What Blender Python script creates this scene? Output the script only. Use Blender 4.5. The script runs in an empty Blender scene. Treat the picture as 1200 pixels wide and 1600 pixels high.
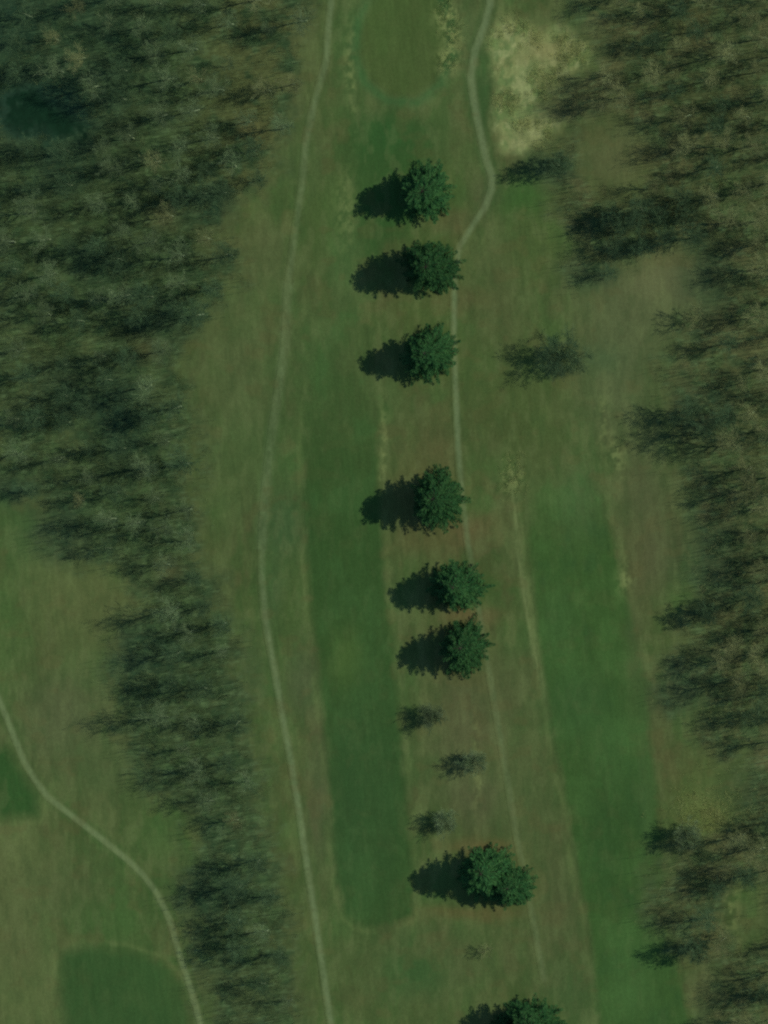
import bpy, math, random, time
T0 = time.time()
import numpy as np
from mathutils import Matrix, Vector

random.seed(7)
RNG = np.random.default_rng(7)
C = bpy.context.scene.collection
W, H = 1200.0, 1600.0
M_PX = 0.15                      # metres of ground per photograph pixel

# ------------------------------------------------------------------ camera
TILT = math.radians(7.5)
AZ = math.radians(10.0)           # the viewer and the sun both stand to the east, slightly north
DIST = 1800.0
cam_pos = Vector((math.sin(TILT)*math.cos(AZ), math.sin(TILT)*math.sin(AZ), math.cos(TILT)))*DIST
fwd = (-cam_pos).normalized()
right = (Vector((1, 0, 0)) - fwd*fwd.x).normalized()
up = right.cross(fwd).normalized()
cd = bpy.data.cameras.new('camera')
cam = bpy.data.objects.new('camera', cd); C.objects.link(cam)
cam.matrix_world = Matrix((( right.x, up.x, -fwd.x, cam_pos.x),
                           ( right.y, up.y, -fwd.y, cam_pos.y),
                           ( right.z, up.z, -fwd.z, cam_pos.z), (0, 0, 0, 1)))
cd.sensor_fit = 'VERTICAL'; cd.sensor_height = 24.0
cd.lens = 24.0*DIST/(H*M_PX)
cd.clip_start = 1.0; cd.clip_end = 12000.0
bpy.context.scene.camera = cam

def relief(x, y):
    return 0.35*np.sin(x*0.045+1.0)*np.cos(y*0.03) + 0.2*np.sin(x*0.02-y*0.05)

def px2w(u, v):
    """photograph pixel -> point on the ground plane"""
    d = fwd*DIST + right*((u-W/2)*M_PX) + up*((H/2-v)*M_PX)
    t = -cam_pos.z/d.z
    p = cam_pos + d*t
    return p.x, p.y

def w2px(x, y):
    rx, ry, rz = x-cam_pos.x, y-cam_pos.y, 0-cam_pos.z
    f = rx*fwd.x+ry*fwd.y+rz*fwd.z
    a = (rx*right.x+ry*right.y+rz*right.z)/f*DIST
    b = (rx*up.x+ry*up.y+rz*up.z)/f*DIST
    return W/2+a/M_PX, H/2-b/M_PX

# ------------------------------------------------------------------ helpers
def tag(o, label=None, cat=None, group=None, kind=None):
    if label: o['label'] = label
    if cat: o['category'] = cat
    if group: o['group'] = group
    if kind: o['kind'] = kind
    return o

def mesh_np(name, verts, faces, mat, smooth=False, cols=None):
    """faces: (n,3) or (n,4) int array"""
    me = bpy.data.meshes.new(name)
    nv, nf, k = len(verts), len(faces), faces.shape[1]
    me.vertices.add(nv); me.vertices.foreach_set('co', np.asarray(verts, np.float32).ravel())
    me.loops.add(nf*k); me.loops.foreach_set('vertex_index', np.asarray(faces, np.int32).ravel())
    me.polygons.add(nf)
    me.polygons.foreach_set('loop_start', np.arange(0, nf*k, k, dtype=np.int32))
    me.polygons.foreach_set('loop_total', np.full(nf, k, dtype=np.int32))
    me.polygons.foreach_set('use_smooth', np.full(nf, smooth))
    if cols is not None:
        at = me.color_attributes.new('albedo', 'FLOAT_COLOR', 'POINT')
        c4 = np.ones((nv, 4), np.float32); c4[:, :3] = cols
        at.data.foreach_set('color', c4.ravel())
    me.materials.append(mat)
    me.update(calc_edges=True)
    return me

def link(name, me, parent=None):
    o = bpy.data.objects.new(name, me); C.objects.link(o)
    if parent is not None: o.parent = parent
    return o

def empty(name, loc):
    o = bpy.data.objects.new(name, None); C.objects.link(o)
    o.location = loc; o.empty_display_size = 0.5
    return o

def tubes(P0, P1, R0, R1, n=3):
    """open prisms between P0 and P1, all in one vertex/face array"""
    P0 = np.asarray(P0, float); P1 = np.asarray(P1, float)
    R0 = np.asarray(R0, float); R1 = np.asarray(R1, float)
    D = P1-P0; L = np.linalg.norm(D, axis=1, keepdims=True)+1e-9; D = D/L
    ref = np.where(np.abs(D[:, 2:3]) > 0.9, [[1., 0, 0]], [[0, 0, 1.]])
    A = np.cross(D, ref); A /= np.linalg.norm(A, axis=1, keepdims=True)
    B = np.cross(D, A)
    vs = []
    for P, R in ((P0, R0), (P1, R1)):
        for k in range(n):
            a = 2*math.pi*k/n
            vs.append(P + (A*math.cos(a)+B*math.sin(a))*R[:, None])
    V = np.stack(vs, 1)                               # m, 2n, 3
    m = len(P0); base = (np.arange(m)*2*n)[:, None]
    fs = []
    for k in range(n):
        k2 = (k+1) % n
        fs.append(np.concatenate([base+k, base+k2, base+n+k2, base+n+k], 1))
    F = np.stack(fs, 1).reshape(-1, 4)
    return V.reshape(-1, 3), F

def s2l(c):
    c = np.asarray(c, float)/255.0
    return np.where(c <= 0.04045, c/12.92, ((c+0.055)/1.055)**2.4)

LIGHT = np.array([0.82, 0.87, 1.01])          # how bright a white sheet lies in this daylight
def alb(c): return s2l(c)/LIGHT

# ------------------------------------------------------------------ noise
def vnoise(x, y, seed):
    r = np.random.default_rng(seed); T = r.random((257, 257)); 
    xi = np.floor(x).astype(int); yi = np.floor(y).astype(int)
    fx = x-xi; fy = y-yi; fx = fx*fx*(3-2*fx); fy = fy*fy*(3-2*fy)
    xi &= 255; yi &= 255
    x1 = (xi+1) & 255; y1 = (yi+1) & 255
    return (T[xi, yi]*(1-fx)+T[x1, yi]*fx)*(1-fy)+(T[xi, y1]*(1-fx)+T[x1, y1]*fx)*fy

def fbm(x, y, seed, octs=4, gain=0.55):
    s = 0; a = 1; t = 0
    for k in range(octs):
        s = s+a*vnoise(x*2**k+17.3*k, y*2**k+9.1*k, seed+k); t += a; a *= gain
    return s/t                                    # about 0..1, mean .5

def seg_dist(u, v, pts):
    d = np.full(u.shape, 1e9); arc = np.zeros(u.shape); run = 0
    for (ax, ay), (bx, by) in zip(pts[:-1], pts[1:]):
        L2 = (bx-ax)**2+(by-ay)**2
        t = np.clip(((u-ax)*(bx-ax)+(v-ay)*(by-ay))/L2, 0, 1)
        q = np.hypot(u-(ax+t*(bx-ax)), v-(ay+t*(by-ay)))
        m = q < d
        d = np.where(m, q, d); arc = np.where(m, ay+t*(by-ay), arc)
    return d, arc

def poly_sd(u, v, pts):
    """signed distance in pixels, positive inside"""
    P = pts+[pts[0]]
    d, _ = seg_dist(u, v, P)
    ins = np.zeros(u.shape, bool)
    for (ax, ay), (bx, by) in zip(P[:-1], P[1:]):
        if ay == by: continue
        c = ((ay > v) != (by > v)) & (u < (bx-ax)*(v-ay)/(by-ay)+ax)
        ins ^= c
    return np.where(ins, d, -d)

def sm(x, a, b):
    t = np.clip((x-a)/(b-a), 0, 1); return t*t*(3-2*t)

# ------------------------------------------------------------------ map of the place (photograph pixels)
FAIR_MID = [(478,650),(475,760),(480,860),(490,960),(500,1050),(512,1180),(520,1290),(530,1380),(538,1428),(556,1443),(585,1447),
            (622,1440),(643,1428),(646,1390),(638,1300),(630,1200),(620,1100),(610,1000),(600,900),(591,760),(590,660),
            (580,560),(560,480),(530,470),(495,560)]
FAIR_EAST = [(822,745),(826,850),(840,980),(855,1090),(880,1220),(900,1340),(920,1440),(942,1630),(1085,1630),(1062,1520),
             (1034,1420),(1040,1380),(1030,1280),(1018,1180),(1003,1050),(985,950),(960,850),(930,745),(880,725)]
APRON = [(545,185),(560,150),(600,160),(650,160),(690,185),(685,250),(655,300),(600,400),(560,410),(560,360),(555,290),(535,250)]
GREEN = [(612,-30),(585,0),(570,40),(566,85),(580,122),(610,146),(648,148),(678,126),(694,84),(693,36),(678,-5),(655,-30)]
TEE_SW = [(95,1490),(140,1478),(200,1485),(250,1500),(285,1540),(305,1640),(105,1640),(92,1550)]
FAIR_W = [(-40,1165),(10,1165),(30,1200),(58,1240),(60,1275),(-40,1285)]
PATH_W = [(519,-20),(517,10),(512,60),(510,95),(497,140),(487,180),(478,225),(472,290),(463,350),(455,410),(449,460),(445,540),(436,600),
          (424,680),(415,760),(410,830),(409,900),(415,970),(428,1040),(440,1110),(455,1190),(468,1270),(478,1340),(490,1420),
          (502,1500),(517,1600),(521,1625)]
PATH_E = [(768,-20),(765,10),(757,40),(742,80),(736,120),(741,160),(750,205),(760,250),(769,275),(768,295),(757,325),(740,350),(718,385),(711,430),
          (709,520),(712,600),(716,700),(722,770),(732,850),(745,930),(760,1020),(775,1110),(790,1200),(808,1310),(830,1420),(850,1530)]
PATH_S = [(-20,1050),(-6,1082),(12,1125),(38,1190),(55,1218),(75,1245),(120,1280),(165,1315),(205,1348),(225,1368),(245,1395),(262,1430),(271,1455),(280,1490),
          (300,1550),(316,1610),(320,1630)]
TRACK_E = [(798,740),(806,800),(812,880),(825,960),(838,1030),(848,1090)]
TAN = [(770,35),(800,22),(840,42),(885,38),(922,75),(912,112),(868,130),(848,165),(888,185),(855,218),(815,242),(785,235),(768,190),(775,120),(760,70)]
WOOD_W = [(-60,-60),(505,-60),(498,40),(478,120),(468,170),(455,215),(438,250),(415,300),(370,350),(385,430),(360,470),(310,530),(292,590),(300,640),(318,700),(308,760),(318,840),
          (345,930),(375,980),(385,1040),(400,1110),(415,1180),(418,1260),(432,1330),(455,1430),(465,1500),(480,1560),(490,1640),
          (325,1640),(310,1560),(295,1490),(288,1440),(272,1410),(295,1350),(300,1300),(255,1275),(215,1230),(190,1180),(170,1110),(160,1050),(180,985),(212,945),
          (195,905),(150,880),(90,872),(52,845),(60,800),(30,785),(-60,780)]
WOOD_E = [(890,-60),(880,30),(918,70),(912,110),(858,128),(830,170),(875,195),(842,220),(838,262),(872,320),(872,350),(890,400),(888,450),(930,455),
          (985,410),(1075,372),(1090,420),(1100,470),(1070,490),(1040,520),(1030,560),(1048,610),(1050,660),(990,655),(1015,690),(1055,705),(1065,780),
          (1085,860),(1075,940),(1045,970),(1080,1000),(1015,1040),(1030,1090),(1060,1110),(1110,1090),(1072,1150),(1100,1180),(1150,1190),(1160,1260),(1110,1300),(1050,1330),(1005,1410),(1000,1430),(1035,1490),
          (1095,1500),(1130,1505),(1110,1560),(1075,1600),(1080,1660),(1260,1660),(1260,-60)]
dark_patch_poly = [(8,160),(25,140),(55,138),(75,160),(105,175),(135,200),(128,218),(95,222),(70,205),(35,208),(12,195)]
CLEAR = [[(905,190),(960,170),(1010,210),(1015,280),(985,308),(930,310),(905,270)],
         [(1150,1370),(1200,1385),(1200,1480),(1150,1490),(1130,1430)],
         [(380,60),(470,50),(480,110),(430,140),(385,110)]]
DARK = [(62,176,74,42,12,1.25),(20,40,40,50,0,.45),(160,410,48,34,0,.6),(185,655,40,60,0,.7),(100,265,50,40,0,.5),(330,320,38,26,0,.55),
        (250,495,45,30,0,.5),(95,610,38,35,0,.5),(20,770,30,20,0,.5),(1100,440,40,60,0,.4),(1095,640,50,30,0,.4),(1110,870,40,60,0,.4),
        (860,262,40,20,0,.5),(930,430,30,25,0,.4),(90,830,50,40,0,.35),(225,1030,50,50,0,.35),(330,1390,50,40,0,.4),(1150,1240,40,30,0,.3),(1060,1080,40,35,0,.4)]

def ground_colour(x, y):
    u0, v0 = w2px(x, y)
    # organic edges: the outlines wander by a few pixels
    n1 = fbm(u0/30, v0/30, 11, 3)-.5; n2 = fbm(u0/30, v0/30, 21, 3)-.5
    n3 = fbm(u0/7, v0/7, 31, 2)-.5
    uw = u0+n1*14; vw = v0+n2*14
    lo = fbm(u0/160, v0/160, 41, 4); mid = fbm(u0/38, v0/52, 51, 4); fine = fbm(u0/7, v0/9, 61, 3)
    streak = fbm((u0-0.13*v0)/5, v0/90, 71, 3)           # mowing runs along the holes
    streak2 = fbm((u0-0.13*v0)/2.6, v0/34, 171, 2)
    col = np.zeros(u0.shape+(3,))
    def mix(m, c):
        nonlocal col
        m = np.clip(m, 0, 1)[..., None]
        col = col*(1-m)+s2l(c)*m
    col[...] = s2l((65,85,46))
    mix(sm(lo, .42, .62)*.7, (73,86,50))
    mix(sm(mid, .5, .72)*.6, (64,92,48))
    mix(sm(1-mid, .55, .8)*.5, (78,80,50))
    m2 = fbm(u0/17, v0/40, 181, 3)
    mix(sm(m2, .52, .68)*.5, (86,100,60)); mix(sm(1-m2, .54, .7)*.45, (54,80,40))
    def blob(cx, cy, rx, ry, c, s, ang=0):
        a = math.radians(ang); du = uw-cx; dv = vw-cy
        p = du*math.cos(a)+dv*math.sin(a); q = -du*math.sin(a)+dv*math.cos(a)
        m = np.exp(-1.2*((p/rx)**2+(q/ry)**2)**1.2)
        mix(m*s, c)
    blob(960,245,75,80,(80,87,55),.9); blob(1060,450,50,60,(84,92,60),.7)
    # broad tones of the rough
    blob(370,600,75,190,(75,89,54),.8); blob(350,760,50,120,(68,90,50),.6)
    blob(110,940,95,100,(82,95,56),.9); blob(100,1120,80,80,(76,86,56),.8); blob(170,1200,80,60,(70,88,52),.7)
    blob(30,1450,70,170,(84,96,58),.85); blob(40,1560,60,60,(84,100,58),.6); blob(20,1310,50,50,(90,104,62),.7)
    blob(120,1400,60,60,(74,84,52),.5); blob(10,1000,40,120,(62,90,46),.6); blob(30,830,40,60,(64,92,50),.6)
    blob(170,1440,90,50,(60,90,46),.7); blob(250,1300,60,50,(60,90,46),.6)
    blob(650,760,50,110,(76,82,48),.8); blob(690,700,36,50,(84,82,52),.55); blob(735,600,60,120,(66,85,45),.5)
    blob(790,450,55,130,(72,85,50),.7); blob(800,640,80,90,(64,82,43),.8); blob(840,700,60,40,(68,84,46),.6)
    blob(730,830,50,24,(88,82,52),.75,-15); blob(660,845,60,22,(78,82,48),.7); blob(735,962,50,16,(92,82,54),.75)
    blob(720,470,60,18,(84,84,52),.5); blob(640,490,60,26,(72,86,46),.5); blob(700,345,50,22,(80,84,52),.8)
    blob(725,1130,70,110,(80,85,56),.85); blob(790,1060,60,60,(74,86,52),.7); blob(740,1250,60,70,(78,84,56),.7)
    blob(760,1325,60,16,(92,84,52),.8); blob(740,1425,100,14,(88,84,50),.7); blob(720,1500,80,60,(74,86,52),.7)
    blob(830,1250,50,120,(70,86,50),.7); blob(870,1400,50,110,(76,86,54),.6); blob(880,1560,60,60,(66,90,52),.6)
    blob(560,1510,120,60,(68,86,48),.7); blob(650,1520,50,50,(50,84,44),.75); blob(640,1590,120,30,(66,85,45),.5)
    blob(980,500,90,110,(80,92,60),.8); blob(1025,430,60,50,(90,97,65),.85); blob(960,620,60,90,(78,90,58),.7)
    blob(1010,780,50,120,(74,84,54),.8); blob(1000,900,36,90,(78,80,50),.7); blob(1030,880,40,60,(72,78,52),.6)
    blob(1100,1240,70,60,(78,92,50),.7); blob(1030,1180,30,70,(76,84,50),.7); blob(1110,1275,50,34,(98,112,62),.55)
    blob(1105,1540,30,50,(82,86,56),.6); blob(930,560,50,30,(64,88,56),.6)
    blob(1075,930,30,30,(66,98,48),.5)
    blob(760,300,26,30,(76,86,56),.5); blob(820,310,45,40,(54,88,42),.9); blob(835,380,50,60,(68,88,46),.7)
    blob(510,330,42,110,(66,88,46),.7); blob(420,400,50,60,(76,88,54),.7); blob(440,160,50,60,(74,86,54),.6); blob(470,250,50,60,(70,88,52),.6)
    blob(540,400,30,90,(66,98,54),.5); blob(500,560,50,90,(60,90,48),.5); blob(440,720,60,140,(60,88,46),.55)
    blob(450,980,40,120,(66,88,46),.6); blob(470,1060,34,60,(76,86,60),.5); blob(495,1250,22,130,(84,92,62),.55)
    blob(620,600,40,60,(64,92,48),.4)
    blob(700,230,50,60,(72,88,50),.7); blob(620,330,60,40,(42,84,38),.6)
    blob(545,80,26,120,(64,92,50),.7); blob(728,60,20,90,(72,92,54),.7); blob(395,1050,30,60,(66,88,54),.5)
    # greens, aprons, fairways
    sd = poly_sd(uw, vw, GREEN); pass
    sd = poly_sd(uw, vw, APRON); mix(sm(sd, -30, 34)*.85*sm(vw, 140, 235), (45,78,38))
    blob(600,205,50,35,(40,78,38),.6)
    for pts, c, e in ((FAIR_MID,(49,77,38),7),(FAIR_EAST,(53,82,40),8),(TEE_SW,(50,79,41),16),(FAIR_W,(46,78,38),16)):
        sd = poly_sd(u0+n1*6, v0+n2*6, pts)
        top = sm(vw, 500, 800) if pts is FAIR_MID else (sm(vw, 725, 880) if pts is FAIR_EAST else 1)
        mix(sm(sd, -e-14*(1-top), e+14*(1-top))*(.3+.7*top)*np.clip(.86+.9*(m2-.35), 0, 1), c)
        edge = np.exp(-((sd+9)/4.0)**2)                  # longer pale grass along the cut edge
        mix(edge*.42*(streak+.3)*top*sm(mid, .3, .5), (92,109,64))
    inm = sm(poly_sd(u0, v0, FAIR_MID), 0, 8); ine = sm(poly_sd(u0, v0, FAIR_EAST), 0, 8)
    mix(inm*sm(mid, .52, .7)*.3, (58,90,48)); mix(ine*sm(mid, .5, .7)*.4, (62,94,48)); mix(ine*sm(1-mid, .55, .75)*.5, (48,80,42))
    blob(540,1030,28,50,(66,90,44),.75); blob(545,1250,40,180,(44,74,42),.45); blob(600,1250,36,200,(46,76,42),.45)
    blob(440,820,40,60,(46,80,48),.5); blob(425,930,20,60,(56,84,56),.3)
    blob(905,1100,60,60,(50,82,46),.4); blob(950,1290,60,110,(46,75,37),.6); blob(960,1180,40,60,(60,94,50),.4)
    blob(985,1520,50,90,(62,96,50),.6); blob(905,780,40,60,(70,96,60),.3); blob(940,1330,30,80,(44,76,38),.5); blob(870,970,30,60,(58,90,50),.3)
    blob(990,1000,16,120,(72,84,52),.45); blob(1010,1250,14,200,(66,92,52),.4)
    sd = poly_sd(u0+n1*5, v0+n2*5, GREEN); mix(np.exp(-((sd+12)/9)**2)*.8, (56,91,50)); mix(sm(sd, -9, 6)*.75, (64,84,43))
    # pale wispy unmown grass
    for (cx, cy, rx, ry, s) in ((693,20,14,26,.9),(708,55,14,40,.9),(700,95,16,16,.9),(548,110,8,70,.45),(540,330,14,50,.35),(800,745,14,30,.6),
                                (975,905,12,20,.6),(965,710,14,30,.5),(940,660,9,40,.5),(745,1190,6,70,.4),(600,700,6,60,.5),(1135,1420,22,60,.5),(790,60,24,40,.6)):
        m = np.exp(-(((uw-cx)/rx)**2+((vw-cy)/ry)**2))
        mix(m*s*sm(fine, .38, .62), (122,136,84))
    # tan bare patch with patchy grass
    sd = poly_sd(uw, vw, TAN); m = sm(sd, -10, 14)
    mix(m*.92, (118,130,82)); 
    mix(m*sm(fbm(u0/16, v0/16, 81, 3), .48, .62)*.7, (92,118,68)); mix(m*sm(fbm(u0/9, v0/14, 83, 3), .52, .64)*.6, (146,154,106)); mix(m*sm(1-fbm(u0/8, v0/12, 85, 3), .56, .68)*.6, (76,104,60))
    mm = np.exp(-(((uw-852)/38)**2+((vw-80)/26)**2)); mix(mm*.85, (124,126,82))
    mm = np.exp(-(((uw-820)/34)**2+((vw-215)/22)**2)); mix(mm*.6, (122,130,86))
    mm = np.exp(-(((uw-815)/12)**2+((vw-130)/60)**2)); mix(mm*.5, (128,140,92))
    mm = np.exp(-(((uw-757)/12)**2+((vw-140)/60)**2)); mix(mm*.7, (46,80,42))
    # woodland floor: leaf litter
    ub = u0+n1*60+n3*16; vb = v0+n2*60; ww = sm(poly_sd(ub, vb, WOOD_W), -26, 40); we = sm(poly_sd(ub, vb, WOOD_E), -26, 40)
    for pts in CLEAR: we = we*(1-.9*sm(poly_sd(uw, vw, pts), -12, 12))
    lit = fbm(u0/26, v0/20, 91, 4); lit2 = fbm((u0*.99-v0*.14)/16, (v0+.14*u0)/4.5, 101, 3)
    mix(ww, (68,80,50)); mix(we, (72,83,52)); mix(ww*sm(ww, .5, 1), (57,74,46))
    wd = np.maximum(ww, we)
    mix(wd*sm(lit, .5, .72)*.6, (66,92,56)); mix(wd*sm(1-lit, .5, .72)*.5, (42,70,44))
    mix(we*sm(fbm(u0/48, v0/44, 111, 3), .54, .7)*.6, (88,92,60)); mix(ww*sm(fbm(u0/48, v0/44, 121, 3), .56, .74)*.45, (76,90,56))
    mix(wd*sm(lit2, .58, .74)*.5, (84,108,72)); mix(wd*sm(1-lit2, .56, .74)*.4, (38,62,40))
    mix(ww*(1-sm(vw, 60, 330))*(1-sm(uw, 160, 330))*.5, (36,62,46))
    mix(ww*sm(uw, 250, 400)*(1-sm(vw, 380, 480))*.7*sm(lit, .35, .6), (80,87,52))
    for (cx, cy) in ((255,340),(392,200),(1085,75),(1090,30),(225,545),(1010,240),(260,890)):
        mm = np.exp(-(((uw-cx)/26)**2+((vw-cy)/20)**2)); mix(mm*.28, (96,88,58))
    for (cx, cy, rx, ry, a, s) in DARK:                  # soft-edged dark ovals in the woodland floor colour
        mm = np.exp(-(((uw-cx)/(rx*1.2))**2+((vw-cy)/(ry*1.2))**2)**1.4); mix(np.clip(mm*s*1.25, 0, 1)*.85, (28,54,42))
    d0 = poly_sd(uw+n3*46, vw+n3*30, dark_patch_poly); mix(sm(d0, -12, 14)*.93, (14,41,26))   # near-black green patch with a ragged edge, upper left
    # worn lines and paths
    d, arc = seg_dist(u0+n3*3, v0, TRACK_E)
    mix(np.exp(-(d/5.5)**2)*(.4+.8*sm(streak2, .35, .65))*.7, (96,111,69))
    d, arc = seg_dist(u0+n3*1.5, v0, PATH_W)
    st = .45+.4*sm(arc, 860, 1000)+.3*sm(-arc, -420, -60)
    wv = np.where((arc > 440) & (arc < 860), 9.0, 5.2)
    mix(np.exp(-(d/wv)**2.6)*np.clip(st+(fine-.5)*.5, 0, 1), (93,111,75))
    mix(np.exp(-((d-11)/5)**2)*.2, (60,86,44))
    d, arc = seg_dist(u0+n3*1.5, v0, PATH_E)
    st = 1-.4*sm(arc, 700, 860); wv = 6.2-1.6*sm(arc, 300, 350)
    mix(np.exp(-(d/wv)**2.8)*np.clip(st+(fine-.5)*.4, 0, 1), (92,110,74))
    mix(np.exp(-((d-10)/4)**2)*.3*(1-sm(arc, 300, 400)), (46,78,40))
    mix(np.exp(-(d/16)**2)*.4*sm(arc, 900, 1060), (86,98,60))
    d, arc = seg_dist(u0+n3*1.2, v0, PATH_S)
    mix(np.exp(-(d/4.9)**2.8)*np.clip(.95+(fine-.5)*.3, 0, 1), (94,112,74))
    mix(np.exp(-((d-9)/3)**2)*.25, (52,82,40))
    m3 = fbm(u0/11, v0/26, 191, 3)
    smooth_ = np.maximum(sm(poly_sd(u0, v0, GREEN), -20, 0), sm(poly_sd(u0, v0, TEE_SW), -10, 8))
    fw = (1-wd)*(1-.65*np.maximum(inm, ine))*(1-.8*smooth_)
    mix(fw*sm(m3, .54, .72)*.2, (94,108,68)); mix(fw*sm(1-m3, .54, .72)*.2, (50,74,40)); mix(fw*sm(fbm(u0/30, v0/24, 201, 3), .58, .75)*.22, (84,82,50))
    # overall grain and mowing streaks
    open_ = 1-wd
    g = 1+(fine-.5)*(.14+.42*wd)+(mid-.5)*.16+open_*((streak-.5)*.16+(streak2-.5)*.12)
    far = (np.abs(u0-600) > 900) | (np.abs(v0-800) > 1100)
    return col/LIGHT*g[..., None], wd, ww, we

# ------------------------------------------------------------------ materials
def new_mat(name):
    m = bpy.data.materials.new(name); m.use_nodes = True
    nt = m.node_tree; nt.nodes.clear()
    out = nt.nodes.new('ShaderNodeOutputMaterial'); b = nt.nodes.new('ShaderNodeBsdfPrincipled')
    nt.links.new(b.outputs[0], out.inputs[0])
    b.inputs['Roughness'].default_value = 0.95
    b.inputs['Specular IOR Level'].default_value = 0.08
    return m, nt, b

def ground_material():
    m, nt, b = new_mat('turf_and_litter')
    N, Lk = nt.nodes, nt.links
    a = N.new('ShaderNodeVertexColor'); a.layer_name = 'albedo'
    tc = N.new('ShaderNodeTexCoord')
    n1 = N.new('ShaderNodeTexNoise'); n1.inputs['Scale'].default_value = 1.6; n1.inputs['Detail'].default_value = 8; n1.inputs['Roughness'].default_value = .7
    Lk.new(tc.outputs['Object'], n1.inputs['Vector'])
    mp = N.new('ShaderNodeMapping'); mp.inputs['Rotation'].default_value = (0, 0, math.radians(-7)); mp.inputs['Scale'].default_value = (1.8, .12, 1)
    Lk.new(tc.outputs['Object'], mp.inputs['Vector'])
    n2 = N.new('ShaderNodeTexNoise'); n2.inputs['Scale'].default_value = 1.0; n2.inputs['Detail'].default_value = 4
    Lk.new(mp.outputs[0], n2.inputs['Vector'])
    r1 = N.new('ShaderNodeMapRange'); r1.inputs['From Min'].default_value = .3; r1.inputs['From Max'].default_value = .7
    r1.inputs['To Min'].default_value = .88; r1.inputs['To Max'].default_value = 1.12
    r2 = N.new('ShaderNodeMapRange'); r2.inputs['From Min'].default_value = .3; r2.inputs['From Max'].default_value = .7
    r2.inputs['To Min'].default_value = .97; r2.inputs['To Max'].default_value = 1.03
    Lk.new(n1.outputs['Fac'], r1.inputs['Value']); Lk.new(n2.outputs['Fac'], r2.inputs['Value'])
    mu = N.new('ShaderNodeMath'); mu.operation = 'MULTIPLY'
    Lk.new(r1.outputs[0], mu.inputs[0]); Lk.new(r2.outputs[0], mu.inputs[1])
    vm = N.new('ShaderNodeVectorMath'); vm.operation = 'SCALE'
    Lk.new(a.outputs['Color'], vm.inputs[0]); Lk.new(mu.outputs[0], vm.inputs['Scale'])
    Lk.new(vm.outputs[0], b.inputs['Base Color'])
    bp = N.new('ShaderNodeBump'); bp.inputs['Strength'].default_value = .5; bp.inputs['Distance'].default_value = .12
    Lk.new(n1.outputs['Fac'], bp.inputs['Height']); Lk.new(bp.outputs[0], b.inputs['Normal'])
    return m

def varied(name, c1, c2, scale=2.0, rand=.35, rough=.9, spec=.1, stretch=None):
    """colour between c1 and c2 by noise, and a different brightness for every tree"""
    m, nt, b = new_mat(name)
    N, Lk = nt.nodes, nt.links
    tc = N.new('ShaderNodeTexCoord'); n = N.new('ShaderNodeTexNoise')
    n.inputs['Scale'].default_value = scale; n.inputs['Detail'].default_value = 3
    Lk.new(tc.outputs['Object'], n.inputs['Vector'])
    cr = N.new('ShaderNodeValToRGB')
    cr.color_ramp.elements[0].position = .35; cr.color_ramp.elements[1].position = .65
    cr.color_ramp.elements[0].color = (*c1, 1); cr.color_ramp.elements[1].color = (*c2, 1)
    Lk.new(n.outputs['Fac'], cr.inputs[0])
    oi = N.new('ShaderNodeObjectInfo'); mr = N.new('ShaderNodeMapRange')
    mr.inputs['To Min'].default_value = 1-rand; mr.inputs['To Max'].default_value = 1+rand
    Lk.new(oi.outputs['Random'], mr.inputs['Value'])
    vm = N.new('ShaderNodeVectorMath'); vm.operation = 'SCALE'
    Lk.new(cr.outputs[0], vm.inputs[0]); Lk.new(mr.outputs[0], vm.inputs['Scale'])
    Lk.new(vm.outputs[0], b.inputs['Base Color'])
    b.inputs['Roughness'].default_value = rough; b.inputs['Specular IOR Level'].default_value = spec
    return m

M_GROUND = ground_material()
M_BARK = varied('bark', alb((96,120,88)), alb((150,166,134)), 1.2, .35)
M_TWIG = varied('twigs', alb((68,90,60)), alb((92,110,80)), .35, .25)
M_TWIGD = varied('dark_twigs', alb((48,73,50)), alb((66,88,61)), .35, .2)
M_NEEDLE = varied('needles', alb((26,64,34)), alb((50,87,47)), .7, .22)
M_SBARK = varied('conifer_bark', (.03,.025,.018), (.06,.05,.035), 1.0, .2)
M_BRUSH = varied('brush', alb((66,92,56)), alb((100,118,78)), .15, .1)
M_STRAW = varied('dry_grass', alb((110,126,78)), alb((150,160,104)), .2, .1)

# ------------------------------------------------------------------ ground, one sheet to the horizon
def axis(lo, hi, step, far):
    a = list(np.arange(lo, hi+1e-6, step)); s = step; x = hi
    while x < far:
        s *= 1.6; x += s; a.append(x)
    s = step; x = lo
    while x > -far:
        s *= 1.6; x -= s; a.insert(0, x)
    return np.array(a)
XS = axis(-98, 98, .3, 4000); YS = axis(-128, 128, .3, 4000)
GX, GY = np.meshgrid(XS, YS, indexing='ij')
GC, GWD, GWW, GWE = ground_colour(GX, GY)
GZ = relief(GX, GY)
def grid_mesh(name, mask, dz, mat):
    """cells of the ground grid where mask is set, as their own sheet"""
    nx, ny = GX.shape
    cell = mask[:-1, :-1] & mask[1:, :-1] & mask[:-1, 1:] & mask[1:, 1:]
    idx = np.arange(nx*ny).reshape(nx, ny)
    F = np.stack([idx[:-1, :-1][cell], idx[1:, :-1][cell], idx[1:, 1:][cell], idx[:-1, 1:][cell]], 1)
    used, inv = np.unique(F, return_inverse=True)
    V = np.stack([GX.ravel()[used], GY.ravel()[used], GZ.ravel()[used]+dz], 1)
    return mesh_np(name, V, inv.reshape(-1, 4), mat, True, GC.reshape(-1, 3)[used])
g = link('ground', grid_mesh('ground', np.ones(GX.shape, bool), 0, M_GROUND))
tag(g, 'olive and brown rough grass and leaf litter under everything', 'ground', kind='structure')
GU, GV = w2px(GX, GY)
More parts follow.
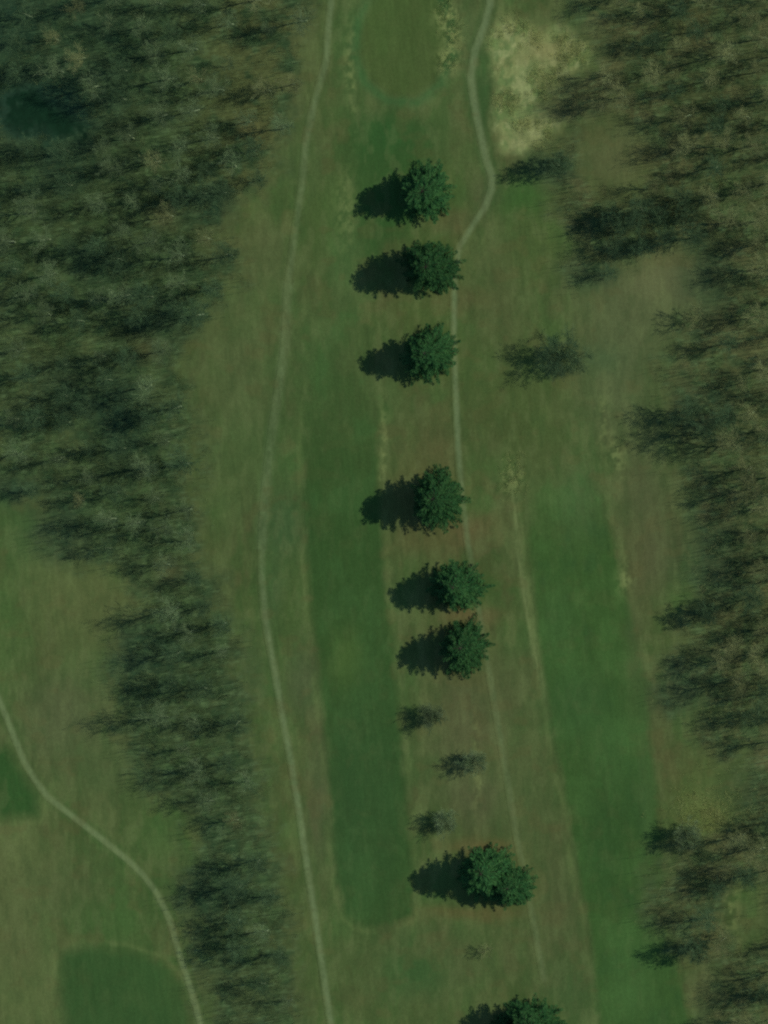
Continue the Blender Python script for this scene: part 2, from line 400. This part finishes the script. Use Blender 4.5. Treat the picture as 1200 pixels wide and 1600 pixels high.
for nm, pts, lab in (('fairway', FAIR_MID, 'long dark green fairway left of the conifer row, rounded at its lower end'),
                     ('fairway', FAIR_EAST, 'long bright green fairway right of the conifer row'),
                     ('tee_ground', TEE_SW, 'dark green mown turf inside the bend of the lower left path'),
                     ('fairway', FAIR_W, 'small corner of green fairway at the left edge beside the path'),
                     ('putting_green', GREEN, 'olive putting green at the top between the two paths'),
                     ('apron', APRON, 'dark green mown apron above the topmost conifer')):
    sd = poly_sd(GU, GV, pts)
    o = link(nm, grid_mesh(nm, (sd > -2) & (np.abs(GX) < 98) & (np.abs(GY) < 128), .012, M_GROUND))
    tag(o, lab, 'fairway' if nm == 'fairway' else ('green' if nm == 'putting_green' else 'turf'), kind='structure')

def catmull(pts, step):
    P = [np.array(p, float) for p in pts]; P = [2*P[0]-P[1]]+P+[2*P[-1]-P[-2]]
    out = []
    for i in range(1, len(P)-2):
        n = max(2, int(np.linalg.norm(P[i+1]-P[i])/step))
        for k in range(n):
            t = k/n
            out.append(.5*((2*P[i])+(-P[i-1]+P[i+1])*t+(2*P[i-1]-5*P[i]+4*P[i+1]-P[i+2])*t*t+(-P[i-1]+3*P[i]-3*P[i+1]+P[i+2])*t**3))
    out.append(P[-2]); return np.array(out)

def ribbon(name, pts, half, dz, lab):
    w = np.array([px2w(u, v) for u, v in pts])
    c = catmull(w, .25)
    t = np.gradient(c, axis=0); t /= np.linalg.norm(t, axis=1, keepdims=True)
    nrm = np.stack([-t[:, 1], t[:, 0]], 1)
    s = np.linspace(-1, 1, 13)
    P = c[:, None, :]+nrm[:, None, :]*(s*half)[None, :, None]
    x, y = P[..., 0], P[..., 1]
    col = ground_colour(x, y)[0]
    n, k = x.shape; idx = np.arange(n*k).reshape(n, k)
    F = np.stack([idx[:-1, :-1].ravel(), idx[:-1, 1:].ravel(), idx[1:, 1:].ravel(), idx[1:, :-1].ravel()], 1)
    V = np.stack([x.ravel(), y.ravel(), relief(x, y).ravel()+dz], 1)
    o = link(name, mesh_np(name, V, F, M_GROUND, True, col.reshape(-1, 3)))
    tag(o, lab, 'path', kind='structure')
ribbon('path', PATH_W, 1.05, .03, 'pale worn cart path winding along the edge of the left woodland')
ribbon('path', PATH_E, 1.05, .03, 'pale gravel cart path passing right of the conifer row')
ribbon('path', PATH_S, .9, .03, 'pale cart path curving through the lower left corner')

print('T ground', round(time.time()-T0, 1))
# ------------------------------------------------------------------ leafless trees
def bare_tree_segments(rs, Ht, R, dense=1.0, low=.3, el0=34):
    """grow a leafless tree: returns trunk segments and branch segments (p0,p1,r0,r1)"""
    trunk, fine, limb = [], [], []
    def rv(s): return np.array([rs.gauss(0, s), rs.gauss(0, s), rs.gauss(0, s)])
    pts = [np.zeros(3)]; d = np.array([rs.gauss(0, .05), rs.gauss(0, .05), 1.])
    ns = 9; r0 = .018*Ht
    for k in range(ns):
        d = d+rv(.07); d[2] = abs(d[2])+.3; d /= np.linalg.norm(d)
        pts.append(pts[-1]+d*Ht*.9/ns)
    rad = [r0*(1-.88*k/ns) for k in range(ns+1)]
    for k in range(ns): trunk.append((pts[k], pts[k+1], rad[k], rad[k+1]))
    def grow(p, d, L, r, lev):
        n = (4, 3, 2, 1)[lev]; step = L/n; q = p; P = [q]
        upw = (.2, .16, .08, 0)[lev]
        for k in range(n):
            d = d+rv((.12, .16, .2, .2)[lev])+np.array([0, 0, upw]); d = d/np.linalg.norm(d)
            q2 = q+d*step; a = r*(1-.75*k/n); b = r*(1-.75*(k+1)/n)
            (limb if lev < 2 else fine).append((q, q2, a, b)); q = q2; P.append(q)
        if lev == 3: return
        nc = int(round((7, 5, 4)[lev]*dense))
        for j in range(nc):
            t = .2+.8*(j+rs.random())/nc; x = t*n; i = min(int(x), n-1)
            o = P[i]+(P[i+1]-P[i])*(x-i)
            side = np.cross(d, rv(1)); side /= np.linalg.norm(side)+1e-9
            cdir = d*.75+side*.75; cdir /= np.linalg.norm(cdir)
            grow(o, cdir, L*(.58, .5, .5)[lev]*(1.15-.5*t)*rs.uniform(.8, 1.2), r*(.5, .5, .6)[lev], lev+1)
    nl = int(round(14*dense)); az = rs.random()*6.28
    for j in range(nl):
        t = low+(.97-low)*j/nl; az += 2.4+rs.gauss(0, .3)
        x = t*ns; i = min(int(x), ns-1); o = pts[i]+(pts[i+1]-pts[i])*(x-i)
        prof = math.sin(math.pi*min(1, .25+.75*(1-t)/(1-low)*.85+.05))**.6
        el = math.radians(el0+40*t)
        d = np.array([math.cos(az)*math.cos(el), math.sin(az)*math.cos(el), math.sin(el)])
        grow(o, d, R*1.0*prof*rs.uniform(.8, 1.15), r0*.42*(1.1-.6*t), 0)
    return trunk, limb, fine

def seg_mesh(name, groups, mat):
    Vs, Fs, off = [], [], 0
    for segs, n, rmin in groups:
        if not segs: continue
        P0 = np.array([s[0] for s in segs]); P1 = np.array([s[1] for s in segs])
        R0 = np.maximum([s[2] for s in segs], rmin); R1 = np.maximum([s[3] for s in segs], rmin*.6)
        V, F = tubes(P0, P1, R0, R1, n); Vs.append(V); Fs.append(F+off); off += len(V)
    return mesh_np(name, np.concatenate(Vs), np.concatenate(Fs), mat, False)

def bare_kind(seed, Ht, R, dense=1.0, low=.3, twig=.022, tm=None, el0=34):
    rs = random.Random(seed)
    tr, li, fi = bare_tree_segments(rs, Ht, R, dense, low, el0)
    return seg_mesh('trunk', [(tr, 7, .03)], M_BARK), seg_mesh('crown', [(li, 4, .03), (fi, 3, twig)], tm or M_TWIG)

def put_tree(name, kind, u, v, sc=1.0, rz=None, label='', cat='tree', group=None, zs=1.0):
    x, y = px2w(u, v)
    e = empty(name, (x, y, float(relief(x, y))-.05))
    e.rotation_euler = (0, 0, random.random()*6.28 if rz is None else rz); e.scale = (sc, sc, sc*zs)
    link('trunk', kind[0], e); link('crown', kind[1], e)
    tag(e, label, cat, group)
    return e

M_TWIGE = varied('olive_twigs', alb((84,96,62)), alb((108,116,80)), .35, .25)
TALL = [bare_kind(100+i, random.uniform(10, 13.5), random.uniform(4.6, 6.0), .95, random.uniform(.26, .42), .009, None, 26) for i in range(10)]
def olive(k):
    c = k[1].copy(); c.materials.clear(); c.materials.append(M_TWIGE); return (k[0], c)
TALL_E = [olive(k) for k in TALL]
DARKK = [bare_kind(200+i, random.uniform(9, 11), random.uniform(4.8, 5.8), 1.05, .22, .013, M_TWIGD, 22) for i in range(4)]
SMALL = [bare_kind(300+i, 4.3, 4.6, 1.4, .2, .012, M_TWIG, 10) for i in range(3)]

print('T bare', round(time.time()-T0, 1))
# ------------------------------------------------------------------ conifers
def conifer_kind(seed, Ht, R, sparse=1.0, mat=None, bulk=.5):
    rs = random.Random(seed); ph = [rs.uniform(0, 6.28) for _ in range(6)]
    trunk = [(np.array([0, 0, Ht*k/8.9]), np.array([0, 0, Ht*(k+1)/8.9]), .26*(1-k/8)+.03, .26*(1-(k+1)/8)+.02) for k in range(8)]
    br, V, F = [], [], []
    nw = int(26*sparse)
    for w in range(nw):
        t = (w+.5)/nw                       # 0 low .. 1 top
        z = Ht*(.07+.92*t)
        Lw = R*((1-t)**bulk)*(.72+.28*min(1, t*4+.3))+.15
        nb = max(5, int((15-7*t)*sparse**.5)); a0 = rs.random()*6.28
        for b in range(nb):
            az = a0+6.283*b/nb+rs.gauss(0, .12); L = Lw*(rs.uniform(.58, .82) if rs.random() < .5 else rs.uniform(.9, 1.27))
            L *= 1+.09*math.sin(2*az+ph[0]+t*2)+.08*math.sin(5*az+ph[1]+t*9)+.07*math.sin(9*az+ph[2]-t*14)
            zz = z+rs.gauss(0, .12)
            rise = .34*t-.10
            da = np.array([math.cos(az), math.sin(az), 0.]); sd = np.array([-da[1], da[0], 0.])
            def at(s): return da*(L*s)+np.array([0, 0, zz+L*(rise*s-.22*s*s)])
            for k in range(4): br.append((at(k/4), at((k+1)/4), .05*(1-k/5), .05*(1-(k+1)/5)))
            ns = max(5, int(L/.21))
            for k in range(ns+1):
                s = .12+.88*k/ns; p = at(s); wid = (.25+.6*math.sin(math.pi*min(1, s*.85+.1)))*min(1, L/2.4+.25)
                for sg in (-1, 1):
                    tip = p+sd*sg*wid*rs.uniform(.7, 1.25)+da*wid*rs.uniform(.7, 1.4)+np.array([0, 0, rs.uniform(-.28, .12)])
                    ax = tip-p; wv = np.cross(ax, [0, 0, 1.]); wv /= np.linalg.norm(wv)+1e-9
                    hw = rs.uniform(.05, .09); lift = np.array([0, 0, rs.uniform(-.10, .10)])
                    m = p+ax*.45; i = len(V)
                    V += [p, m+wv*hw+lift, tip, m-wv*hw-lift]; F.append((i, i+1, i+2, i+3))
                    # a hanging second spray gives the bough thickness
                    if rs.random() < .55:
                        tip2 = p+ax*.7+np.array([0, 0, -rs.uniform(.2, .5)]); m2 = p+(tip2-p)*.5; i = len(V)
                        V += [p, m2+wv*hw*.9, tip2, m2-wv*hw*.9]; F.append((i, i+1, i+2, i+3))
            # tip
            p = at(1.0); i = len(V); hw = .12; e = p+da*rs.uniform(.3, .6)
            V += [p-da*.3, p+sd*hw, e, p-sd*hw]; F.append((i, i+1, i+2, i+3))
    crown = mesh_np('crown', np.array(V), np.array(F), mat or M_NEEDLE, False)
    return seg_mesh('trunk', [(trunk, 8, .02)], M_SBARK), crown, seg_mesh('branches', [(br, 3, .012)], M_SBARK)

def put_conifer(kind, u, v, sc, zs, label, group, rz=None, name='conifer_tree'):
    e = put_tree(name, kind, u, v, sc, rz, label, 'conifer', group, zs)
    link('branches', kind[2], e)
    return e
CON = [conifer_kind(400+i, 13.4, 6.05, 1.0, None, (.26, .34, .40, .32, .30)[i]) for i in range(5)]
ROW = 'conifers in the line between the two fairways'
for i, (u, v, sc, zs, lab) in enumerate([
    (670, 300, .98, .99, 'topmost dark conifer of the line, standing alone below the mown apron'),
    (677, 418, 1.04, 1.08, 'second dark conifer from the top, touching the bend of the gravel path'),
    (673, 552, 1.00, .97, 'third dark conifer from the top, rounded crown at the left edge of the path'),
    (688, 778, 1.02, 1.05, 'fourth dark conifer from the top, standing alone above a brown patch of rough'),
    (718, 916, .96, 1.02, 'fifth dark conifer from the top, pale streaked crown overhanging the path'),
    (729, 1010, .94, .98, 'sixth dark conifer from the top, close under its neighbour with a blunt shadow'),
    (762, 1360, 1.0, 1.08, 'larger left conifer of the touching pair below the three small trees'),
    (800, 1384, .82, .98, 'smaller right conifer of the touching pair, at the faded path'),
    (836, 1598, 1.02, .98, 'bottommost conifer, cut by the lower edge of the picture'),
    (800, 1612, .80, 1.0, 'conifer at the lower edge just left of the bottommost one')]):
    put_conifer(CON[(0,1,2,3,2,4,1,3,0,2)[i]], u, v, sc, zs, lab, ROW)

# ------------------------------------------------------------------ single trees of the open ground
FAINT = bare_kind(520, 3.6, 3.4, .8, .2, .014, M_TWIGE, 8)
SM = 'small bare trees in the strip between the fairways'
for i, (u, v, s, lab) in enumerate([(676, 1119, .92, 'small round bare tree, highest of the three below the sixth conifer'),
                      (743, 1189, .92, 'small round bare tree, middle and rightmost of the three in the strip'),
                      (699, 1282, .88, 'small round bare tree just above the touching pair of conifers'),
                      (760, 1486, .8, 'thin faint bare sapling on pale grass below the pair of conifers')]):
    put_tree('small_tree', FAINT if i == 3 else SMALL[i % 3], u, v, s, None, lab, 'tree', SM, .78)
DENSE = bare_kind(500, 7.6, 7.4, 1.4, .14, .018, M_TWIGD, 4)
put_tree('bare_tree', DENSE, 884, 556, .96, None, 'broad dark feathery tree standing alone right of the third conifer', 'tree', None, .8)
put_tree('bare_tree', DARKK[0], 1058, 654, .55, None, 'small dark bare tree jutting from the wood edge into the right clearing', 'tree')
put_tree('bare_tree', FAINT, 1088, 497, 1.3, None, 'low thin bare tree with a line of shadow in the clearing at upper right', 'tree')
put_tree('bare_tree', SMALL[2], 1078, 1305, 1.0, None, 'small dark bush-like bare tree on pale grass right of the eastern fairway', 'tree')
DK2 = bare_kind(510, 8.5, 5.0, 1.25, .2, .020, M_TWIGD, 12)
for (u, v, sc, lab) in [(1108, 957, .8, 'bare tree with a pointed triangular shadow at the right wood edge'),
                        (1092, 1480, .9, 'dark tree with a blocky shadow beside the lower right end of the bright fairway'),
                        (874, 258, .9, 'dark bare tree just below the tan bare patch')]:
    put_tree('bare_tree', DK2, u, v, sc, None, lab)

print('T conifers', round(time.time()-T0, 1))
# ------------------------------------------------------------------ woodland: every tree its own object
def poly_in(u, v, pts): return poly_sd(np.array([u]), np.array([v]), pts)[0]
def scatter(pts, n, spacing, avoid, seed, inset, box, reach=88):
    """bases of the woodland trees: both the base and the far end of the crown's shadow lie in the traced wood"""
    r = np.random.default_rng(seed); m = 6000
    u = r.uniform(box[0], box[2], m); v = r.uniform(box[1], box[3], m)
    ok = (poly_sd(u, v, pts) > inset) & (poly_sd(u-reach, v+14, pts) > -6)
    for q in avoid: ok &= (poly_sd(u, v, q) < -4) & (poly_sd(u-40, v+7, q) < 8) & (poly_sd(u-72, v+12, q) < 4)
    out = []
    for a, b in zip(u[ok], v[ok]):
        sp = spacing*(.62+.9*float(fbm(np.array([a/60]), np.array([b/60]), seed*7, 2)[0])*r.uniform(.6, 1.3))
        if all((a-c)**2+(b-d)**2 > sp**2 for c, d in out):
            out.append((float(a), float(b)))
            if len(out) >= n: break
    return out
WEST = scatter(WOOD_W, 182, 41, CLEAR[2:]+[dark_patch_poly], 3, 12, (-10, -10, 520, 1622))
EAST = scatter(WOOD_E, 128, 38, CLEAR[:2]+[TAN], 5, 12, (830, -10, 1262, 1622), 98)
def zone(u, v, west):
    if west:
        if v < 260: return 'bare grey tree in the dense dark wood of the upper left corner'
        if v < 560: return 'bare tree in the left wood beside the upper three conifers'
        if v < 880: return 'bare tree in the left wood above the open grassy notch'
        if v < 1290: return 'bare tree in the narrow wood strip between the grassy notch and the left path'
        return 'bare tree in the wood strip running down to the bottom edge between two paths'
    if v < 300: return 'bare olive tree in the upper right wood beside the tan patch'
    if v < 520 and u < 1080: return 'bare tree in the clump jutting over the clearing at upper right'
    if v < 900: return 'bare tree in the right wood beside the long clearing'
    if v < 1300: return 'bare tree in the right wood beside the middle of the bright fairway'
    return 'bare tree in the lower right wood'
for (u, v, sc) in ((935,340,.8),(972,350,.95),(1012,338,.85),(1050,335,.8),(940,385,.85),(985,388,.8),(932,428,.7),(1028,372,.7)):
    put_tree('bare_tree', random.choice(DARKK+[DK2]), u+25, v, sc, None, 'bare tree in the clump jutting over the clearing at upper right', 'tree', 'trees of the right woodland', .85)
n = 0
for west, L in ((True, WEST), (False, EAST)):
    for (u, v) in L:
        lab = zone(u, v, west)
        edge = poly_in(u, v, WOOD_W if west else WOOD_E) < 34
        near_dark = (870 < u < 1090 and 300 < v < 470) or any(((u-a)/r1)**2+((v-b)/r2)**2 < 2.0 for a, b, r1, r2, _, s in DARK)
        k = random.choice(DARKK) if (near_dark or (edge and random.random() < .35) or random.random() < .15) else random.choice(TALL if (west and random.random() > (.45 if (u > 300 and v < 420) else .12)) else TALL_E)
        put_tree('bare_tree', k, u, v, random.triangular(.55, 1.2, .95), None, lab, 'tree', 'trees of the ' + ('left' if west else 'right') + ' woodland', random.uniform(.9, 1.12))
        n += 1
print('woodland trees', n, len(WEST), len(EAST))

print('T wood', round(time.time()-T0, 1))
# ------------------------------------------------------------------ brush and dry grass (nobody could count them)
def brush(name, xy, hmin, hmax, lean, wid, mat, per, spread, lab, cat):
    m = len(xy)*per
    c = np.repeat(xy, per, 0)+RNG.normal(0, spread, (m, 2))
    z = relief(c[:, 0], c[:, 1])-.03
    P0 = np.column_stack([c, z]); h = RNG.uniform(hmin, hmax, m)
    a = RNG.uniform(0, 6.283, m); l = np.abs(RNG.normal(0, lean, m))
    P1 = P0+np.column_stack([np.cos(a)*l*h, np.sin(a)*l*h, h])
    V, F = tubes(P0, P1, np.full(m, wid), np.full(m, wid*.4), 3)
    o = link(name, mesh_np(name, V, F, mat, False)); tag(o, lab, cat, kind='stuff')
def sample_mask(w, n):
    m = (np.abs(GX) < 96) & (np.abs(GY) < 126) & (w > RNG.random(w.shape))
    idx = np.flatnonzero(m.ravel()); idx = RNG.choice(idx, n)
    return np.column_stack([GX.ravel()[idx], GY.ravel()[idx]])+RNG.uniform(-.15, .15, (n, 2))
clump = sm(fbm(GU/22, GV/22, 131, 3), .45, .62)
brush('undergrowth', sample_mask(GWW*GWW*(poly_sd(GU, GV, dark_patch_poly) < -6)*(.15+.85*clump), 7000), .5, 1.9, .5, .016, M_BRUSH, 6, .5, 'twiggy brush on the floor of the left woodland', 'brush')
brush('undergrowth', sample_mask(GWE*GWE*(.15+.85*clump), 5000), .5, 1.9, .5, .016, M_BRUSH, 6, .5, 'twiggy brush on the floor of the right woodland', 'brush')
brush('undergrowth', sample_mask(GWW*GWW*(poly_sd(GU, GV, dark_patch_poly) < -14), 3000), 2.0, 6.5, .10, .03, M_TWIG, 3, 1.5, 'thin upright stems of young growth between the left woodland trees', 'brush')
brush('undergrowth', sample_mask(GWE*GWE, 2400), 2.0, 6.5, .10, .03, M_TWIGE, 3, 1.5, 'thin upright stems of young growth between the right woodland trees', 'brush')
tanm = sm(poly_sd(GU, GV, TAN), -8, 6)*clump
for (cx, cy, rx, ry) in ((695,20,10,24),(708,55,10,34),(700,95,14,12),(800,745,12,24),(1110,1275,50,34)):
    tanm = np.maximum(tanm, np.exp(-(((GU-cx)/rx)**2+((GV-cy)/ry)**2))*.8)
brush('dry_grass', sample_mask(tanm, 2600), .15, .5, .6, .022, M_STRAW, 7, .4, 'pale dry grass tufts on the tan patch and beside the putting green', 'grass')

print('T brush', round(time.time()-T0, 1))
# ------------------------------------------------------------------ light
SUN_EL, SUN_AZ = math.radians(39.5), math.radians(10)         # azimuth counted from +x towards +y
sd_ = Vector((math.cos(SUN_EL)*math.cos(SUN_AZ), math.cos(SUN_EL)*math.sin(SUN_AZ), math.sin(SUN_EL)))
ld = bpy.data.lights.new('sun', 'SUN'); ld.energy = 3.45; ld.angle = math.radians(.55); ld.color = (1, .96, .88)
lo = bpy.data.objects.new('sun', ld); C.objects.link(lo)
lo.rotation_euler = sd_.to_track_quat('Z', 'Y').to_euler(); lo.location = sd_*300
world = bpy.data.worlds.new('World'); bpy.context.scene.world = world; world.use_nodes = True
nt = world.node_tree; bg = nt.nodes['Background']
sky = nt.nodes.new('ShaderNodeTexSky'); sky.sky_type = 'NISHITA'; sky.sun_disc = False
sky.sun_elevation = SUN_EL; sky.sun_rotation = math.radians(90)-SUN_AZ
sky.ozone_density = 5.0; sky.dust_density = .3; sky.air_density = 1.1
nt.links.new(sky.outputs[0], bg.inputs[0]); bg.inputs[1].default_value = .1

sc = bpy.context.scene
sc.view_settings.view_transform = 'Standard'; sc.view_settings.look = 'None'
sc.view_settings.exposure = 0; sc.view_settings.gamma = 1
sc.render.engine = 'CYCLES'
sc.cycles.pixel_filter_type = 'BLACKMAN_HARRIS'; sc.cycles.filter_width = 2.3
sc.cycles.max_bounces = 4; sc.cycles.diffuse_bounces = 3
sc.cycles.use_denoising = False
